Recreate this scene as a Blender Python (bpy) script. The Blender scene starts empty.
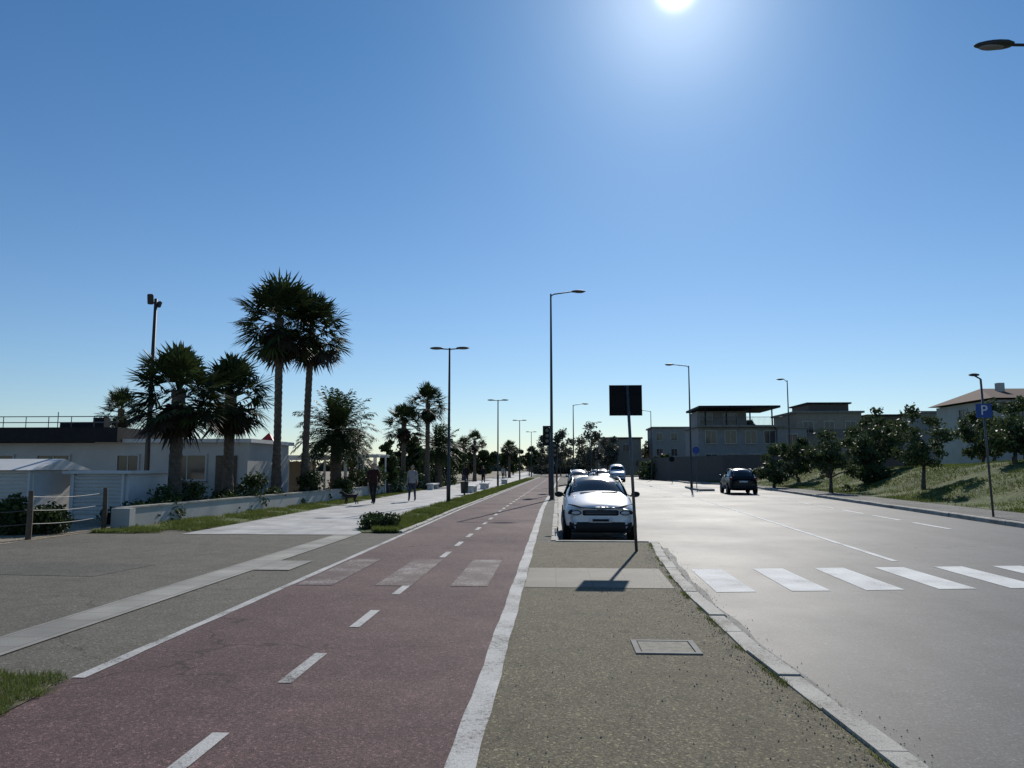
import bpy, math, random
import numpy as np
from mathutils import Vector, Matrix
R=math.radians
random.seed(3); rng=np.random.default_rng(7)
S=bpy.context.scene
COL=S.collection
# ------------------------------------------------------------------ materials
def nm(name):
    m=bpy.data.materials.new(name); m.use_nodes=True
    nt=m.node_tree; return m,nt,nt.nodes['Principled BSDF']
def N(nt,t,**k):
    n=nt.nodes.new(t)
    for a,b in k.items(): setattr(n,a,b)
    return n
def c4(c): return (c[0],c[1],c[2],1)
def noise(nt,vec,scale,detail=3,rough=.55):
    n=N(nt,'ShaderNodeTexNoise'); n.inputs['Scale'].default_value=scale
    n.inputs['Detail'].default_value=detail; n.inputs['Roughness'].default_value=rough
    nt.links.new(vec,n.inputs['Vector']); return n.outputs['Fac']
def mrange(nt,val,a,b,c,d):
    n=N(nt,'ShaderNodeMapRange'); nt.links.new(val,n.inputs[0])
    for i,x in zip((1,2,3,4),(a,b,c,d)): n.inputs[i].default_value=x
    return n.outputs[0]
def mixc(nt,f,a,b,mode='MIX'):
    n=N(nt,'ShaderNodeMix',data_type='RGBA',blend_type=mode)
    if isinstance(f,(int,float)): n.inputs[0].default_value=f
    else: nt.links.new(f,n.inputs[0])
    for i,x in ((6,a),(7,b)):
        if isinstance(x,tuple): n.inputs[i].default_value=c4(x)
        else: nt.links.new(x,n.inputs[i])
    return n.outputs[2]
def mulv(nt,col,val):
    n=N(nt,'ShaderNodeVectorMath',operation='SCALE'); nt.links.new(col,n.inputs[0]); nt.links.new(val,n.inputs['Scale']); return n.outputs[0]
def bump(nt,b,h,strength,dist=.01):
    n=N(nt,'ShaderNodeBump'); n.inputs['Strength'].default_value=strength; n.inputs['Distance'].default_value=dist
    nt.links.new(h,n.inputs['Height']); nt.links.new(n.outputs[0],b.inputs['Normal'])
def simple(name,col,rough=.6,metal=0.,var=.15,ns=6,bmp=0,coat=0,spec=.5):
    m,nt,b=nm(name)
    tc=N(nt,'ShaderNodeTexCoord').outputs['Object']
    f=noise(nt,tc,ns,5)
    v=mrange(nt,f,.3,.7,1-var,1+var)
    rgb=N(nt,'ShaderNodeRGB'); rgb.outputs[0].default_value=c4(col)
    nt.links.new(mulv(nt,rgb.outputs[0],v),b.inputs['Base Color'])
    b.inputs['Roughness'].default_value=rough; b.inputs['Metallic'].default_value=metal; b.inputs['Specular IOR Level'].default_value=spec
    if coat: b.inputs['Coat Weight'].default_value=coat; b.inputs['Coat Roughness'].default_value=.05
    if bmp: bump(nt,b,noise(nt,tc,ns*8,4),bmp)
    return m
def ground_mat(name,cA,cB,patch=.5,grain=90,gamt=.35,speck=.5,rough=.8,bmp=.5,crack=0,streak=0,spec=.3,bd=.008):
    m,nt,b=nm(name)
    tc=N(nt,'ShaderNodeTexCoord').outputs['Object']
    p=noise(nt,tc,patch,6,.6)
    col=mixc(nt,mrange(nt,p,.35,.65,0,1),cA,cB)
    g=noise(nt,tc,grain,2,.6)
    col=mulv(nt,col,mrange(nt,g,.35,.65,1-gamt,1+gamt))
    g3=noise(nt,tc,grain*.3,3,.6)
    col=mulv(nt,col,mrange(nt,g3,.35,.65,.80,1.20))
    g2=noise(nt,tc,3,4,.6)
    col=mulv(nt,col,mrange(nt,g2,.3,.7,.86,1.14))
    vo=N(nt,'ShaderNodeTexVoronoi'); vo.inputs['Scale'].default_value=grain*.7; nt.links.new(tc,vo.inputs['Vector'])
    sp=N(nt,'ShaderNodeSeparateColor'); nt.links.new(vo.outputs['Color'],sp.inputs[0])
    col=mulv(nt,col,mrange(nt,sp.outputs[0],.8,.97,1,1+speck*2.2))
    col=mulv(nt,col,mrange(nt,sp.outputs[1],.7,.9,1,1-speck*.7))
    if streak:
        mp=N(nt,'ShaderNodeMapping'); mp.inputs['Scale'].default_value=(1.3,.03,1); nt.links.new(tc,mp.inputs[0])
        s=noise(nt,mp.outputs[0],1,4)
        col=mulv(nt,col,mrange(nt,s,.3,.7,1-streak,1+streak))
    if crack:
        mx=N(nt,'ShaderNodeVectorMath',operation='ADD')
        nn=N(nt,'ShaderNodeTexNoise'); nn.inputs['Scale'].default_value=1.5; nn.inputs['Detail'].default_value=5; nt.links.new(tc,nn.inputs['Vector'])
        sc=N(nt,'ShaderNodeVectorMath',operation='SCALE'); sc.inputs['Scale'].default_value=.9; nt.links.new(nn.outputs['Color'],sc.inputs[0])
        nt.links.new(tc,mx.inputs[0]); nt.links.new(sc.outputs[0],mx.inputs[1])
        v2=N(nt,'ShaderNodeTexVoronoi',feature='DISTANCE_TO_EDGE'); v2.inputs['Scale'].default_value=crack; nt.links.new(mx.outputs[0],v2.inputs['Vector'])
        e=mrange(nt,v2.outputs['Distance'],.0,.005,.0,1)
        gate=mrange(nt,noise(nt,tc,.35,2),.48,.54,1,0)
        mm=N(nt,'ShaderNodeMath',operation='MAXIMUM'); nt.links.new(e,mm.inputs[0]); nt.links.new(gate,mm.inputs[1])
        col=mulv(nt,col,mrange(nt,mm.outputs[0],0,1,.45,1))
    st=mrange(nt,noise(nt,tc,.9,5,.7),.58,.72,1,.74); col=mulv(nt,col,st)
    nt.links.new(col,b.inputs['Base Color'])
    nt.links.new(mrange(nt,p,.3,.7,rough-.04,rough+.05),b.inputs['Roughness'])
    b.inputs['Specular IOR Level'].default_value=spec
    if bmp: bump(nt,b,g,bmp,bd)
    return m
def paint_mat(name,under,cov=.5,col=(.62,.62,.60)):
    m,nt,b=nm(name)
    tc=N(nt,'ShaderNodeTexCoord').outputs['Object']
    f=noise(nt,tc,34,7,.75); big=noise(nt,tc,1.6,3)
    ad=N(nt,'ShaderNodeMath',operation='ADD'); nt.links.new(f,ad.inputs[0]); nt.links.new(mrange(nt,big,.3,.7,-.10,.10),ad.inputs[1])
    k=mrange(nt,ad.outputs[0],1-cov-.07,1-cov+.07,0,1)
    c=mixc(nt,k,under,col)
    c=mulv(nt,c,mrange(nt,noise(nt,tc,120,2),.3,.7,.7,1.25))
    c=mulv(nt,c,mrange(nt,big,.3,.7,.82,1.1))
    nt.links.new(c,b.inputs['Base Color']); b.inputs['Roughness'].default_value=.8; b.inputs['Specular IOR Level'].default_value=.25
    bump(nt,b,noise(nt,tc,120,2),.4,.005)
    return m
def leaf_mat(name,c1,c2,trans=.35,rough=.55):
    m,nt,b=nm(name)
    ge=N(nt,'ShaderNodeNewGeometry')
    tc=N(nt,'ShaderNodeTexCoord').outputs['Object']
    col=mixc(nt,ge.outputs['Random Per Island'],c1,c2)
    col=mulv(nt,col,mrange(nt,noise(nt,tc,1.2,3),.3,.7,.65,1.35))
    nt.links.new(col,b.inputs['Base Color']); b.inputs['Roughness'].default_value=rough
    b.inputs['Specular IOR Level'].default_value=.25
    tr=N(nt,'ShaderNodeBsdfTranslucent'); nt.links.new(col,tr.inputs['Color'])
    mx=N(nt,'ShaderNodeMixShader'); mx.inputs[0].default_value=trans
    nt.links.new(b.outputs[0],mx.inputs[1]); nt.links.new(tr.outputs[0],mx.inputs[2])
    nt.links.new(mx.outputs[0],nt.nodes['Material Output'].inputs[0])
    return m
def tile_mat(name,c,mortar,bw,bh,rough=.75):
    m,nt,b=nm(name)
    tc=N(nt,'ShaderNodeTexCoord').outputs['Object']
    br=N(nt,'ShaderNodeTexBrick'); br.offset=.0; nt.links.new(tc,br.inputs['Vector'])
    br.inputs['Scale'].default_value=1; br.inputs['Brick Width'].default_value=bw; br.inputs['Row Height'].default_value=bh
    br.inputs['Mortar Size'].default_value=.008
    br.inputs['Color1'].default_value=c4(c); br.inputs['Color2'].default_value=c4(tuple(x*.80 for x in c)); br.inputs['Mortar'].default_value=c4(mortar)
    col=mulv(nt,br.outputs['Color'],mrange(nt,noise(nt,tc,1.1,5),.3,.7,.70,1.15))
    col=mulv(nt,col,mrange(nt,noise(nt,tc,90,2),.3,.7,.78,1.22))
    nt.links.new(col,b.inputs['Base Color']); b.inputs['Roughness'].default_value=rough; b.inputs['Specular IOR Level'].default_value=.3
    bump(nt,b,noise(nt,tc,90,2),.3,.004)
    return m
M={}
M['ground']=ground_mat('ground_soil',(.16,.13,.09),(.10,.10,.05),patch=.05,grain=8,rough=.95,bmp=0)
M['pave']=ground_mat('pavement_asphalt_left',(.108,.098,.077),(.145,.132,.105),patch=.35,grain=100,gamt=.38,speck=.4,rough=.9,crack=.35)
M['patchpave']=ground_mat('asphalt_repair_patch',(.092,.085,.07),(.12,.11,.09),patch=.7,grain=100,gamt=.35,speck=.4,rough=.9)
M['side']=ground_mat('sidewalk_asphalt',(.115,.099,.058),(.155,.136,.088),patch=.6,grain=110,gamt=.45,speck=.55,rough=.9,crack=.4,bmp=.7)
M['bike']=ground_mat('red_asphalt',(.122,.071,.066),(.098,.062,.060),patch=.4,grain=115,gamt=.38,speck=.5,rough=.88,crack=.22,bmp=.6,streak=.08)
M['road']=ground_mat('road_asphalt',(.068,.067,.064),(.090,.087,.082),patch=.25,grain=105,gamt=.28,speck=.35,rough=.66,bmp=.22,crack=.15,streak=.22,spec=.29,bd=.004)
M['rside']=ground_mat('sidewalk_right',(.16,.155,.14),(.12,.115,.10),patch=.5,grain=50,rough=.88)
M['soil']=ground_mat('soil',(.12,.10,.06),(.08,.085,.035),patch=.8,grain=30,gamt=.4,rough=.95)
M['sand']=ground_mat('sand',(.30,.25,.18),(.22,.18,.12),patch=.3,grain=40,gamt=.2,rough=.95)
M['grassland']=ground_mat('grass_soil',(.095,.115,.028),(.055,.078,.018),patch=.3,grain=12,gamt=.4,rough=.95,bmp=.3)
M['line']=paint_mat('road_paint',(.13,.115,.10),.60,(.50,.49,.46))
M['linefade']=paint_mat('road_paint_faded',(.12,.08,.075),.44,(.29,.26,.24))
M['lineroad']=paint_mat('road_paint_main',(.16,.16,.15),.66,(.72,.72,.69))
M['tile']=tile_mat('light_paving_tiles',(.36,.345,.30),(.19,.17,.14),.4,.4)
M['prom']=tile_mat('promenade_tiles',(.52,.51,.485),(.28,.27,.25),.6,.6)
M['slab']=tile_mat('concrete_slab_band',(.165,.150,.112),(.10,.09,.07),.5,.5)
M['kerb']=paint_mat('kerb_stone',(.18,.165,.13),.58,(.44,.42,.37))
M['conc']=simple('concrete',(.20,.195,.175),.85,var=.3,ns=3,bmp=.3)
M['white']=simple('white_plaster',(.62,.62,.60),.8,var=.08,ns=2)
M['villaw']=simple('villa_plaster',(.46,.45,.42),.85,var=.10,ns=1)
M['greyw']=simple('grey_plaster',(.24,.24,.235),.85,var=.12,ns=2)
M['beige']=simple('beige_plaster',(.27,.235,.19),.85,var=.12,ns=2)
M['brownw']=simple('brown_plaster',(.10,.08,.068),.85,var=.12,ns=2)
M['darkroof']=simple('dark_roofing',(.022,.022,.024),.8,var=.2,spec=.2)
M['tileroof']=simple('terracotta',(.10,.052,.036),.9,var=.3,ns=9)
M['wood']=simple('weathered_wood',(.11,.078,.052),.8,var=.3,ns=10)
M['pole']=simple('painted_steel_dark',(.04,.044,.046),.55,metal=.1,var=.15)
M['galv']=simple('galvanised_steel',(.10,.105,.11),.5,metal=.5,var=.15)
M['black']=simple('black_plastic',(.012,.012,.013),.6,var=.1,spec=.3)
M['signback']=simple('sign_back_dark',(.008,.0085,.010),.7,var=.15,spec=.2)
M['blue']=simple('sign_blue',(.015,.06,.28),.5,var=.05)
M['red']=simple('red_plastic',(.42,.03,.02),.5,var=.1)
M['iron']=simple('manhole_plate',(.20,.185,.145),.85,var=.35,ns=14,bmp=.4)
M['glassw']=simple('window_glass',(.03,.035,.04),.08,var=.05)
M['rubber']=simple('tyre_rubber',(.014,.014,.014),.9,var=.1,spec=.2)
M['rim']=simple('alloy_rim',(.32,.33,.34),.3,metal=.9,var=.05)
M['carwhite']=simple('car_paint_white',(.74,.75,.76),.35,var=.02,coat=.6)
M['cardark']=simple('car_paint_dark',(.006,.007,.009),.35,var=.02,coat=.25,spec=.3)
M['carroof']=simple('car_roof_black',(.008,.008,.009),.3,var=.02,spec=.35)
M['cargrey']=simple('car_paint_grey',(.16,.17,.18),.3,metal=.4,var=.02,coat=.8)
M['carred']=simple('car_paint_red',(.25,.02,.02),.3,var=.02,coat=.8)
M['carglass']=simple('car_glass',(.010,.012,.014),.05,var=.02,spec=.4)
M['lampglass']=simple('headlamp_glass',(.55,.57,.6),.08,var=.05)
M['tail']=simple('tail_lamp_red',(.30,.012,.01),.15,var=.05)
M['plate']=simple('number_plate',(.7,.7,.7),.5,var=.05)
M['trunk']=simple('palm_trunk_bark',(.10,.078,.060),.95,var=.4,ns=7,bmp=.6)
M['bark']=simple('tree_bark',(.08,.068,.055),.95,var=.35,ns=7,bmp=.5)
M['palmleaf']=leaf_mat('palm_leaf',(.026,.044,.015),(.06,.082,.024),.20)
M['deadleaf']=leaf_mat('dead_palm_leaf',(.065,.046,.03),(.04,.031,.02),.12)
M['olive']=leaf_mat('olive_leaf',(.042,.064,.024),(.088,.115,.045),.30)
M['hedge']=leaf_mat('hedge_leaf',(.022,.042,.012),(.06,.085,.024),.25)
M['greygreen']=leaf_mat('coastal_bush_leaf',(.05,.068,.035),(.09,.105,.06),.25)
M['bare']=leaf_mat('sparse_foliage',(.09,.10,.07),(.14,.145,.11),.3)
M['grass']=leaf_mat('grass_blade',(.065,.11,.018),(.13,.17,.035),.42)
M['grassdry']=leaf_mat('dry_grass_blade',(.17,.16,.06),(.11,.135,.03),.42)
M['skin']=simple('skin',(.40,.24,.18),.6,var=.05)
M['hair']=simple('hair_dark',(.02,.014,.010),.7,spec=.2)
M['jacket']=simple('jacket_dark',(.018,.017,.02),.85,spec=.2)
M['jacketg']=simple('jacket_grey',(.26,.26,.27),.8)
M['jacketr']=simple('jacket_maroon',(.035,.014,.014),.9,spec=.2)
M['jeans']=simple('jeans',(.035,.045,.075),.85,spec=.2)
M['trous']=simple('trousers_dark',(.014,.014,.017),.9,spec=.2)
M['shoe']=simple('shoes',(.20,.20,.20),.7)
M['fur']=simple('dog_fur',(.02,.015,.012),.9)
M['stone']=simple('gravel_stone',(.24,.22,.18),.9,var=.4,ns=40)
# ------------------------------------------------------------------ mesh builder
def empty(name,loc=(0,0,0),rz=0):
    e=bpy.data.objects.new(name,None); COL.objects.link(e); e.location=loc; e.rotation_euler=(0,0,rz); e.empty_display_size=.3; return e
def mkobj(name,verts,faces,mats,mi=None,parent=None,smooth=False):
    me=bpy.data.meshes.new(name); me.from_pydata([tuple(v) for v in verts],[],faces)
    for m in mats: me.materials.append(m)
    if mi is not None: me.polygons.foreach_set('material_index',mi)
    if smooth: me.polygons.foreach_set('use_smooth',[True]*len(me.polygons))
    me.update()
    o=bpy.data.objects.new(name,me); COL.objects.link(o)
    if parent: o.parent=parent
    return o
class MB:
    def __init__(s): s.v=[];s.f=[];s.m=[];s.mats=[]
    def mi(s,m):
        if m not in s.mats: s.mats.append(m)
        return s.mats.index(m)
    def add(s,vs,fs,m):
        k=len(s.v); i=s.mi(m); s.v+= [tuple(v) for v in vs]
        for f in fs: s.f.append([a+k for a in f]); s.m.append(i)
    def box(s,c,d,m,rz=0,tilt=0,bev=0):
        x,y,z=d[0]/2,d[1]/2,d[2]/2
        if bev:
            b=min(bev,x*.9,y*.9,z*.9)
            vv=[]
            for zz,bb in((-z,b),(-z+b,0),(z-b,0),(z,b)):
                X=x-bb;Y=y-bb; ring=[]
                for sx,sy in((-1,-1),(1,-1),(1,1),(-1,1)):
                    ring+=[(sx*X,sy*(Y-b),zz),(sx*(X-b),sy*Y,zz)]
                vv+=sorted(ring,key=lambda p:math.atan2(p[1],p[0]))
            fs=[list(range(7,-1,-1)),list(range(24,32))]
            for r in range(3):
                for k in range(8): fs.append([r*8+k,r*8+(k+1)%8,(r+1)*8+(k+1)%8,(r+1)*8+k])
            vs=vv
        else:
            vs=[(a*x,b*y,e*z) for e in(-1,1) for a,b in((-1,-1),(1,-1),(1,1),(-1,1))]
            fs=[[3,2,1,0],[4,5,6,7],[0,1,5,4],[1,2,6,5],[2,3,7,6],[3,0,4,7]]
        mt=Matrix.Translation(Vector(c))@Matrix.Rotation(rz,4,'Z')@Matrix.Rotation(tilt,4,'X')
        s.add([mt@Vector(v) for v in vs],fs,m)
    def tube(s,pts,rad,m,n=8,cap=True):
        pts=[Vector(p) for p in pts]
        if isinstance(rad,(int,float)): rad=[rad]*len(pts)
        vs=[];fs=[]
        for i,p in enumerate(pts):
            d=(pts[min(i+1,len(pts)-1)]-pts[max(i-1,0)]).normalized()
            a=Vector((1,0,0)) if abs(d.x)<.8 else Vector((0,1,0))
            u=(a-d*a.dot(d)).normalized(); w=d.cross(u)
            for k in range(n):
                t=2*math.pi*k/n; vs.append(p+(u*math.cos(t)+w*math.sin(t))*rad[i])
        for i in range(len(pts)-1):
            for k in range(n): fs.append([i*n+k,i*n+(k+1)%n,(i+1)*n+(k+1)%n,(i+1)*n+k])
        if cap: fs.append(list(range(n-1,-1,-1))); fs.append(list(range((len(pts)-1)*n,len(pts)*n)))
        s.add(vs,fs,m)
    def ell(s,c,r,m,nu=14,nv=9,fn=None):
        vs=[];fs=[]
        for j in range(nv+1):
            ph=math.pi*j/nv
            for i in range(nu):
                th=2*math.pi*i/nu; p=Vector((math.sin(ph)*math.cos(th),math.sin(ph)*math.sin(th),math.cos(ph)))
                if fn: p=fn(p)
                vs.append((c[0]+p.x*r[0],c[1]+p.y*r[1],c[2]+p.z*r[2]))
        for j in range(nv):
            for i in range(nu): fs.append([j*nu+i,(j+1)*nu+i,(j+1)*nu+(i+1)%nu,j*nu+(i+1)%nu])
        s.add(vs,fs,m)
    def lathe(s,c,prof,m,n=24,axis='X'):
        vs=[];fs=[]
        for a,r in prof:
            for k in range(n):
                t=2*math.pi*k/n
                if axis=='X': vs.append((c[0]+a,c[1]+r*math.cos(t),c[2]+r*math.sin(t)))
                elif axis=='Y': vs.append((c[0]+r*math.cos(t),c[1]+a,c[2]+r*math.sin(t)))
                else: vs.append((c[0]+r*math.cos(t),c[1]+r*math.sin(t),c[2]+a))
        for i in range(len(prof)-1):
            for k in range(n): fs.append([i*n+k,i*n+(k+1)%n,(i+1)*n+(k+1)%n,(i+1)*n+k])
        s.add(vs,fs,m)
    def prism(s,pts,z0,z1,m):
        n=len(pts); vs=[(x,y,z0) for x,y in pts]+[(x,y,z1) for x,y in pts]
        fs=[list(range(n-1,-1,-1)),list(range(n,2*n))]+[[i,(i+1)%n,n+(i+1)%n,n+i] for i in range(n)]
        s.add(vs,fs,m)
    def build(s,name,parent=None,smooth=False): 
        return mkobj(name,s.v,s.f,s.mats,s.m,parent,smooth)
def pw(tab):
    xs=[a for a,b in tab]; ys=[b for a,b in tab]
    return lambda y: float(np.interp(y,xs,ys))
def strip(name,fL,fR,ys,z,mat,parent=None,nx=1):
    vs=[];fs=[]
    for y in ys:
        a,b=fL(y),fR(y)
        for k in range(nx+1): vs.append((a+(b-a)*k/nx,y,z))
    w=nx+1
    for i in range(len(ys)-1):
        for k in range(nx): fs.append([i*w+k,i*w+k+1,(i+1)*w+k+1,(i+1)*w+k])
    return mkobj(name,vs,fs,[mat],parent=parent)
def yrange(a,b,st): return list(np.arange(a,b,st))+[b]
# ------------------------------------------------------------------ layout curves (x as function of y, metres)
bend=pw([(-10,0),(30,0),(120,1.1),(200,2.6),(400,9)])
kx=pw([(-10,2.45),(2,2.12),(4.3,1.98),(7,1.82),(10,1.82),(13,1.93),(16.9,2.2)])
cen=pw([(-10,5.3),(10,6.0),(15,6.25),(41,7.8),(83,9.1),(200,14.5),(400,24)])
rk=pw([(-10,11.0),(18,11.0),(19,11.3),(21.6,13.2),(61.5,16.4),(76,17),(84,14.2),(200,19.5),(400,29)])
gx=pw([(-10,13.6),(20,15.3),(28,16.3),(61,18.4),(84,16.8),(200,22),(400,32)])
def pedge(y):
    if y<16.95: return kx(y)
    return pw([(16.95,.05),(72,.25),(78,4.2),(200,10.2),(400,19.6)])(y)
C=lambda v:(lambda y:v)
def B(v): return lambda y:v+bend(y)
RZ=-.12
mkobj('ground',[(-1500,-300,-.3),(1500,-300,-.3),(1500,2500,-.3),(-1500,2500,-.3)],[[0,1,2,3]],[M['ground']])
ys=[-10]+yrange(-9,16.9,1)+yrange(16.96,400,4)
strip('pavement',C(-60),pedge,ys,0,M['pave'])
strip('road',C(-2),lambda y:rk(y)+1,yrange(-10,400,2),RZ,M['road'],nx=2)
strip('sidewalk',B(-.52),lambda y:kx(y)-.18,yrange(-10,16.7,1),.004,M['side'])
strip('cycle_path',B(-3.68),B(-.5),yrange(-10,300,2),.008,M['bike'])
strip('promenade',lambda y:-9.0+bend(y)*.5-.012*max(0,y-20),lambda y:-4.75+bend(y)-.01*max(0,y-20),[18.3]+yrange(20,300,4),.010,M['prom'])
strip('sand_ground',C(-150),lambda y:-11.55+.035*max(0,y-20),yrange(12,300,6),.006,M['sand'])
mk=MB(); mk.add([(-11,11.5,.004),(-6.8,11.2,.004),(-6.6,12.6,.004),(-11,13.0,.004)],[[0,1,2,3]],M['patchpave'])
mk.add([(-9.5,7.0,.004),(-5.9,7.3,.004),(-5.9,8.0,.004),(-9.5,7.9,.004)],[[0,1,2,3]],M['patchpave']); mk.build('asphalt_patches')
# ---- cycle path markings
mk=MB()
def lstrip(mb,fL,fR,y0,y1,z,m,st=2):
    ys=yrange(y0,y1,st)
    vs=[]
    for y in ys: vs+=[(fL(y),y,z),(fR(y),y,z)]
    mb.add(vs,[[2*i,2*i+1,2*i+3,2*i+2] for i in range(len(ys)-1)],m)
wob=lambda y:.006*math.sin(y*2.3)+.004*math.sin(y*7.1)
lstrip(mk,lambda y:-.595+bend(y)+wob(y),lambda y:-.43+bend(y)+wob(y+3),-8,60,.013,M['line'],.3)
lstrip(mk,B(-.595),B(-.43),60,140,.013,M['line'])
lstrip(mk,lambda y:-3.68+wob(y+1),lambda y:-3.58+wob(y),5.85,18.6,.013,M['line'],.3)
lstrip(mk,B(-3.68),B(-3.58),18.7,140,.013,M['line'])
y=-.2
while y<120:
    if not(10.2<y<13.2) : lstrip(mk,B(-2.07),B(-1.965),y,y+.92,.013,M['line'],.92)
    y+=2.0
for x in(-3.28,-2.2,-1.17): lstrip(mk,C(x-.25),C(x+.25),10.5,13.5,.0135,M['linefade'],3)
mk.build('cycle_path_markings')
mk=MB()
def skew(y,x): return y+.14*(x-2.4)
for i in range(9):
    x=2.50+i*1.07
    if x<10.4:
        y0,y1=skew(11.0,x),skew(13.4,x)
        mk.add([(x-.28,y0,RZ+.005),(x+.28,y0+.07,RZ+.005),(x+.30,y1+.07,RZ+.005),(x-.22,y1,RZ+.005)],[[0,1,2,3]],M['lineroad'])
lstrip(mk,lambda y:cen(y)-.06,lambda y:cen(y)+.06,14.8,140,RZ+.005,M['lineroad'])
lstrip(mk,lambda y:cen(y)-.06,lambda y:cen(y)+.06,-8,10.2,RZ+.005,M['lineroad'])
y=22.5
while y<60:
    lstrip(mk,lambda y:cen(y)+4.35-.08,lambda y:cen(y)+4.35+.08,y,y+2.6,RZ+.005,M['lineroad']); y+=3.6
y=19
while y<72:
    lstrip(mk,lambda y:cen(y)-4.6,lambda y:cen(y)-4.48,y,y+1.0,RZ+.005,M['lineroad']); y+=5.2
for i in range(8):
    x=5.3+i*1.1; mk.add([(x,70,RZ+.005),(x+.55,70,RZ+.005),(x+.55,73.5,RZ+.005),(x,73.5,RZ+.005)],[[0,1,2,3]],M['lineroad'])
mk.build('road_markings')
strip('paving_band',C(-5.25),C(-4.72),yrange(-6,18.2,2),.011,M['tile'])
mk=MB(); mk.add([(-4.71,12.0,.012),(-4.15,12.0,.012),(-4.15,13.2,.012),(-4.71,13.2,.012)],[[0,1,2,3]],M['tile']); mk.build('paving_patch')
mk=MB(); mk.add([(-.42,10.5,.009),(1.57,10.5,.009),(1.62,12.5,.009),(-.42,12.5,.009)],[[0,1,2,3]],M['slab']); mk.build('tactile_paving_band')
mh=MB()
for sx in(-1,1): mh.box((.97+sx*.26,7.12,.010),(.05,.52,.014),M['conc'])
for sy in(-1,1): mh.box((.97,7.12+sy*.235,.0101),(.468,.05,.014),M['conc'])
mh.box((.97,7.12,.008),(.455,.405,.012),M['iron'],bev=.003)
for sx in(-1,1): mh.box((.97+sx*.12,7.12,.0145),(.04,.012,.003),M['black'])
mh.build('manhole_cover')
# ---- kerbs
def kerb(name,f,y0,y1,w,z0,z1,side=-1,L=1.0,mat=None):
    mb=MB(); y=y0
    while y<y1-.05:
        e=min(y+L-.015,y1); j=random.uniform(-.012,.012); h=z1+random.uniform(-.011,.007)
        a,b=f(y)+j,f(e)+j+random.uniform(-.006,.006); s=side*w; bv=.025
        vs=[(a,y,z0),(b,e,z0),(b+s,e,z0),(a+s,y,z0),(a,y,h-bv),(b,e,h-bv),(b+s,e,h),(a+s,y,h),(a+side*bv,y,h),(b+side*bv,e,h)]
        fs=[[0,1,5,4],[4,5,9,8],[8,9,6,7],[7,6,2,3],[0,4,8,7,3],[1,2,6,9,5]]
        mb.add(vs,fs,mat or M['kerb']); y+=L
    return mb.build(name)
kerb('kerb',lambda y:kx(y)+.01,-9,16.9,.19,RZ-.05,.022,L=.8)
kerb('kerb.001',lambda y:pedge(y)+.01,17.1,120,.16,RZ-.05,.02)
kerb('kerb.002',lambda y:rk(y)-.01,-9,150,.18,RZ-.05,.03,side=1)
kb=MB()
kb.prism([(0.0,16.92),(2.0,16.92),(1.9,17.1),(0.0,17.1)],RZ-.05,.021,M['kerb']); kb.build('kerb.003')
gut=MB(); lstrip(gut,lambda y:kx(y)+.02,lambda y:kx(y)+.2+.03*math.sin(y*3),-9,16.9,RZ+.004,M['conc'],.5); gut.build('gutter')
kerb('kerb.004',B(-3.74),18.9,150,.1,-.02,.05,side=-1)
yy=yrange(-10,400,1.5)
strip('sidewalk.001',lambda y:rk(y)+.15,lambda y:gx(y)+1,yy,.012,M['rside'])
isl=MB(); isl.prism([(10.5,57),(11.6,57.2),(12.0,60),(12.2,66),(11.6,69),(10.9,66),(10.5,60)],RZ-.02,.03,M['kerb']); isl.build('traffic_island')
def nz(x,y,s=1.): return math.sin(x*1.7*s+y*.9*s)*.5+math.sin(x*.6*s-y*1.3*s+2)*.5
strip('grass_median_soil',lambda y:(-5.15-.0*y)+bend(y) if y>20 else -4.6-.55*(y-18.5)/1.5,lambda y:-3.83+bend(y),[18.9,19.3]+yrange(20,150,3),.02,M['grassland'])
wallx=pw([(0,-11.45),(20,-11.45),(40,-10.5),(120,-9.6)])
strip('grass_verge_soil',lambda y:wallx(y)+.02,lambda y:-9.0-.012*max(0,y-20)+ (-.0 if y>19.5 else -1.2) ,[18.4,19.4]+yrange(20,90,3),.014,M['grassland'])
mk=MB(); mk.add([(-6.5,4.6,.016),(-4.2,4.5,.016),(-3.58,4.9,.016),(-3.62,5.4,.016),(-3.75,5.8,.016),(-4.4,5.95,.016),(-6.5,6.1,.016)],[[0,1,2,3,4,5,6]],M['soil']); mk.build('grass_patch_soil')
# ---- embankment terrain at right
Hh=pw([(-10,1.9),(30,2.0),(60,1.5),(100,1.1),(200,.3),(400,.1)])
def terr(x,y):
    t=min(max((x-gx(y))/6.5,0),1); t=t*t*(3-2*t)
    return .02+Hh(y)*t+.10*nz(x,y,.5)*min(t*3,1)
ys_=yrange(-10,260,2); xs_=[0,.5,1,1.6,2.3,3,4,5,6,7,9,12,18,30,60,120]
vs=[];fs=[]
for y in ys_:
    for d in xs_: x=gx(y)+d; vs.append((x,y,terr(x,y)))
w=len(xs_)
for i in range(len(ys_)-1):
    for k in range(w-1): fs.append([i*w+k,i*w+k+1,(i+1)*w+k+1,(i+1)*w+k])
mkobj('grass_embankment',vs,fs,[M['grassland']],smooth=True)
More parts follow.
